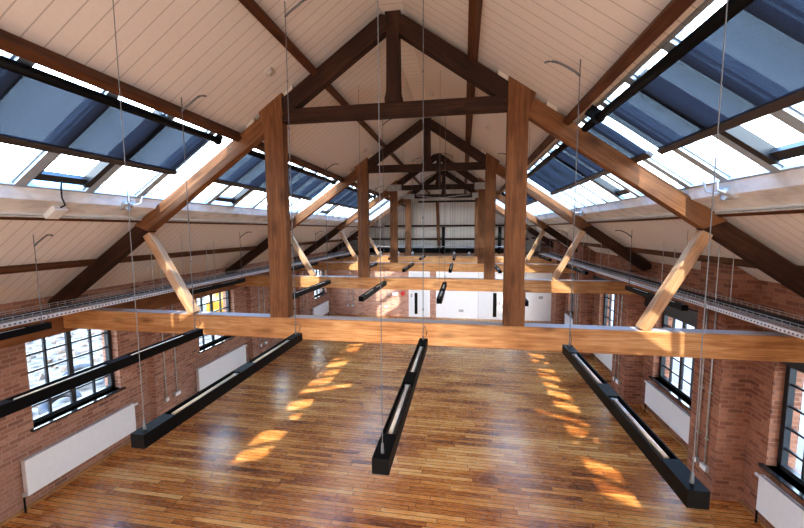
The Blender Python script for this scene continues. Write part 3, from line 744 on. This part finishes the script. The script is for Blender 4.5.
for i, (x, y, w) in enumerate(((-9.2, 7.4, 'black tyre lying in the rubble outside the nearest left window, nearer one'), (-10.6, 9.0, 'black tyre lying in the rubble outside the nearest left window, farther one'))):
    pts = [(0.32 * math.cos(a * PI / 12), 0.32 * math.sin(a * PI / 12), 0.0) for a in range(24)]
    o = MB().tube(pts, 0.11, 10, closed=True).obj('tyre', M_['rubber'], None, (x, y, GZ + 0.36), 0, True); o.rotation_euler = (0.5, 0.3, 0)
    tag(o, w, 'tyre', 'tyres in the yard')
def digger(x, y, rz):
    r = thing('digger', 'yellow tracked digger standing in the rubble yard outside the left windows', 'digger', (x, y, GZ)); r.rotation_euler = (0, 0, rz)
    for s in (-1, 1):
        m = MB(); m.prism([(-1.1, 0.25), (-0.9, 0.0), (0.9, 0), (1.1, 0.25), (0.95, 0.55), (-0.95, 0.55)], s * 0.55, s * 0.9, lambda a, c, d: (a, d, c)); m.obj('track', M_['rubber'], r, None, 0.03)
    MB().box(-1.0, 0.9, -0.8, 0.8, 0.6, 1.25).obj('body', M_['yellow'], r, None, 0.06)
    c = MB().box(-0.1, 0.85, -0.75, 0.1, 1.25, 2.2).obj('cab', M_['yellow'], r, None, 0.05)
    MB().box(-0.02, 0.87, -0.77, 0.0, 1.45, 2.05).obj('cab_window', M_['black'], c, None, 0.02)
    m = MB(); m.tube([(0.8, 0.35, 1.1), (1.9, 0.35, 2.7), (3.0, 0.35, 2.2)], [0.16, 0.18, 0.12], 8); m.obj('boom', M_['yellow'], r)
    m = MB(); m.tube([(2.95, 0.35, 2.3), (3.1, 0.35, 1.0)], [0.14, 0.09], 8); m.obj('dipper_arm', M_['yellow'], r)
    m = MB(); m.prism([(2.7, 0.9), (3.3, 1.05), (3.4, 0.5), (3.0, 0.3), (2.7, 0.5)], 0.05, 0.65, lambda a, cc, dd: (a, dd, cc)); m.obj('bucket', M_['rubber'], r)
digger(-11.6, 17.3, 2.2)

# ------------------------------------------------------------------ light
w = bpy.data.worlds.new('sky'); S.world = w; w.use_nodes = True; nt = w.node_tree; nt.nodes.clear()
out = nt.nodes.new('ShaderNodeOutputWorld'); bg = nt.nodes.new('ShaderNodeBackground'); tc = nt.nodes.new('ShaderNodeTexCoord'); sp = nt.nodes.new('ShaderNodeSeparateXYZ'); rp = nt.nodes.new('ShaderNodeValToRGB')
nt.links.new(tc.outputs['Generated'], sp.inputs[0]); nt.links.new(sp.outputs[2], rp.inputs[0])
cr = rp.color_ramp; cr.elements[0].position = 0.0; cr.elements[0].color = (0.95, 0.97, 1, 1); cr.elements[1].position = 0.8; cr.elements[1].color = (0.22, 0.48, 1.0, 1)
e = cr.elements.new(0.38); e.color = (0.85, 0.93, 1.0, 1); e = cr.elements.new(0.55); e.color = (0.42, 0.66, 1.0, 1)
nt.links.new(rp.outputs[0], bg.inputs[0]); bg.inputs[1].default_value = 16.0; nt.links.new(bg.outputs[0], out.inputs[0])
sd = bpy.data.lights.new('sun', 'SUN'); so = bpy.data.objects.new('sun', sd); COL.objects.link(so)
sd.energy = 10.5; sd.angle = 0.02; sd.color = (1.0, 0.95, 0.87)
so.rotation_euler = Vector((0.045, 0.80, -1.0)).to_track_quat('-Z', 'Y').to_euler()

def area(name, loc, direction, sx, sy, power, color):
    d = bpy.data.lights.new(name, 'AREA'); d.shape = 'RECTANGLE'; d.size = sx; d.size_y = sy; d.energy = power; d.color = color
    o = bpy.data.objects.new(name, d); COL.objects.link(o); o.location = loc; o.rotation_euler = Vector(direction).to_track_quat('-Z', 'Y').to_euler(); return o
# unseen fill lamps added behind the viewpoint to brighten the hall
area('fill_area', (0.3, -3.5, 2.2), (0, 0.85, 0.45), 8.5, 2.5, 430, (1.0, 0.92, 0.84))
sp_ = bpy.data.lights.new('fill_spot', 'SPOT'); so2 = bpy.data.objects.new('fill_spot', sp_); COL.objects.link(so2)
sp_.energy = 9000; sp_.spot_size = math.radians(27); sp_.spot_blend = 0.8; sp_.shadow_soft_size = 0.6; sp_.color = (1.0, 0.95, 0.9)
so2.location = (0.2, -5.0, 0.95); so2.rotation_euler = Vector((0, 22, 0.1)).to_track_quat('-Z', 'Y').to_euler()  # added fill, aimed under the ties to brighten the end wall
S.view_settings.view_transform = 'Standard'; S.view_settings.look = 'None'; S.view_settings.exposure = -0.12; S.view_settings.gamma = 0.86
S.cycles.max_bounces = 10; S.cycles.diffuse_bounces = 6; S.cycles.transparent_max_bounces = 16; S.cycles.use_denoising = True
S.cycles.sample_clamp_indirect = 6.0; S.cycles.caustics_reflective = False; S.cycles.caustics_refractive = False
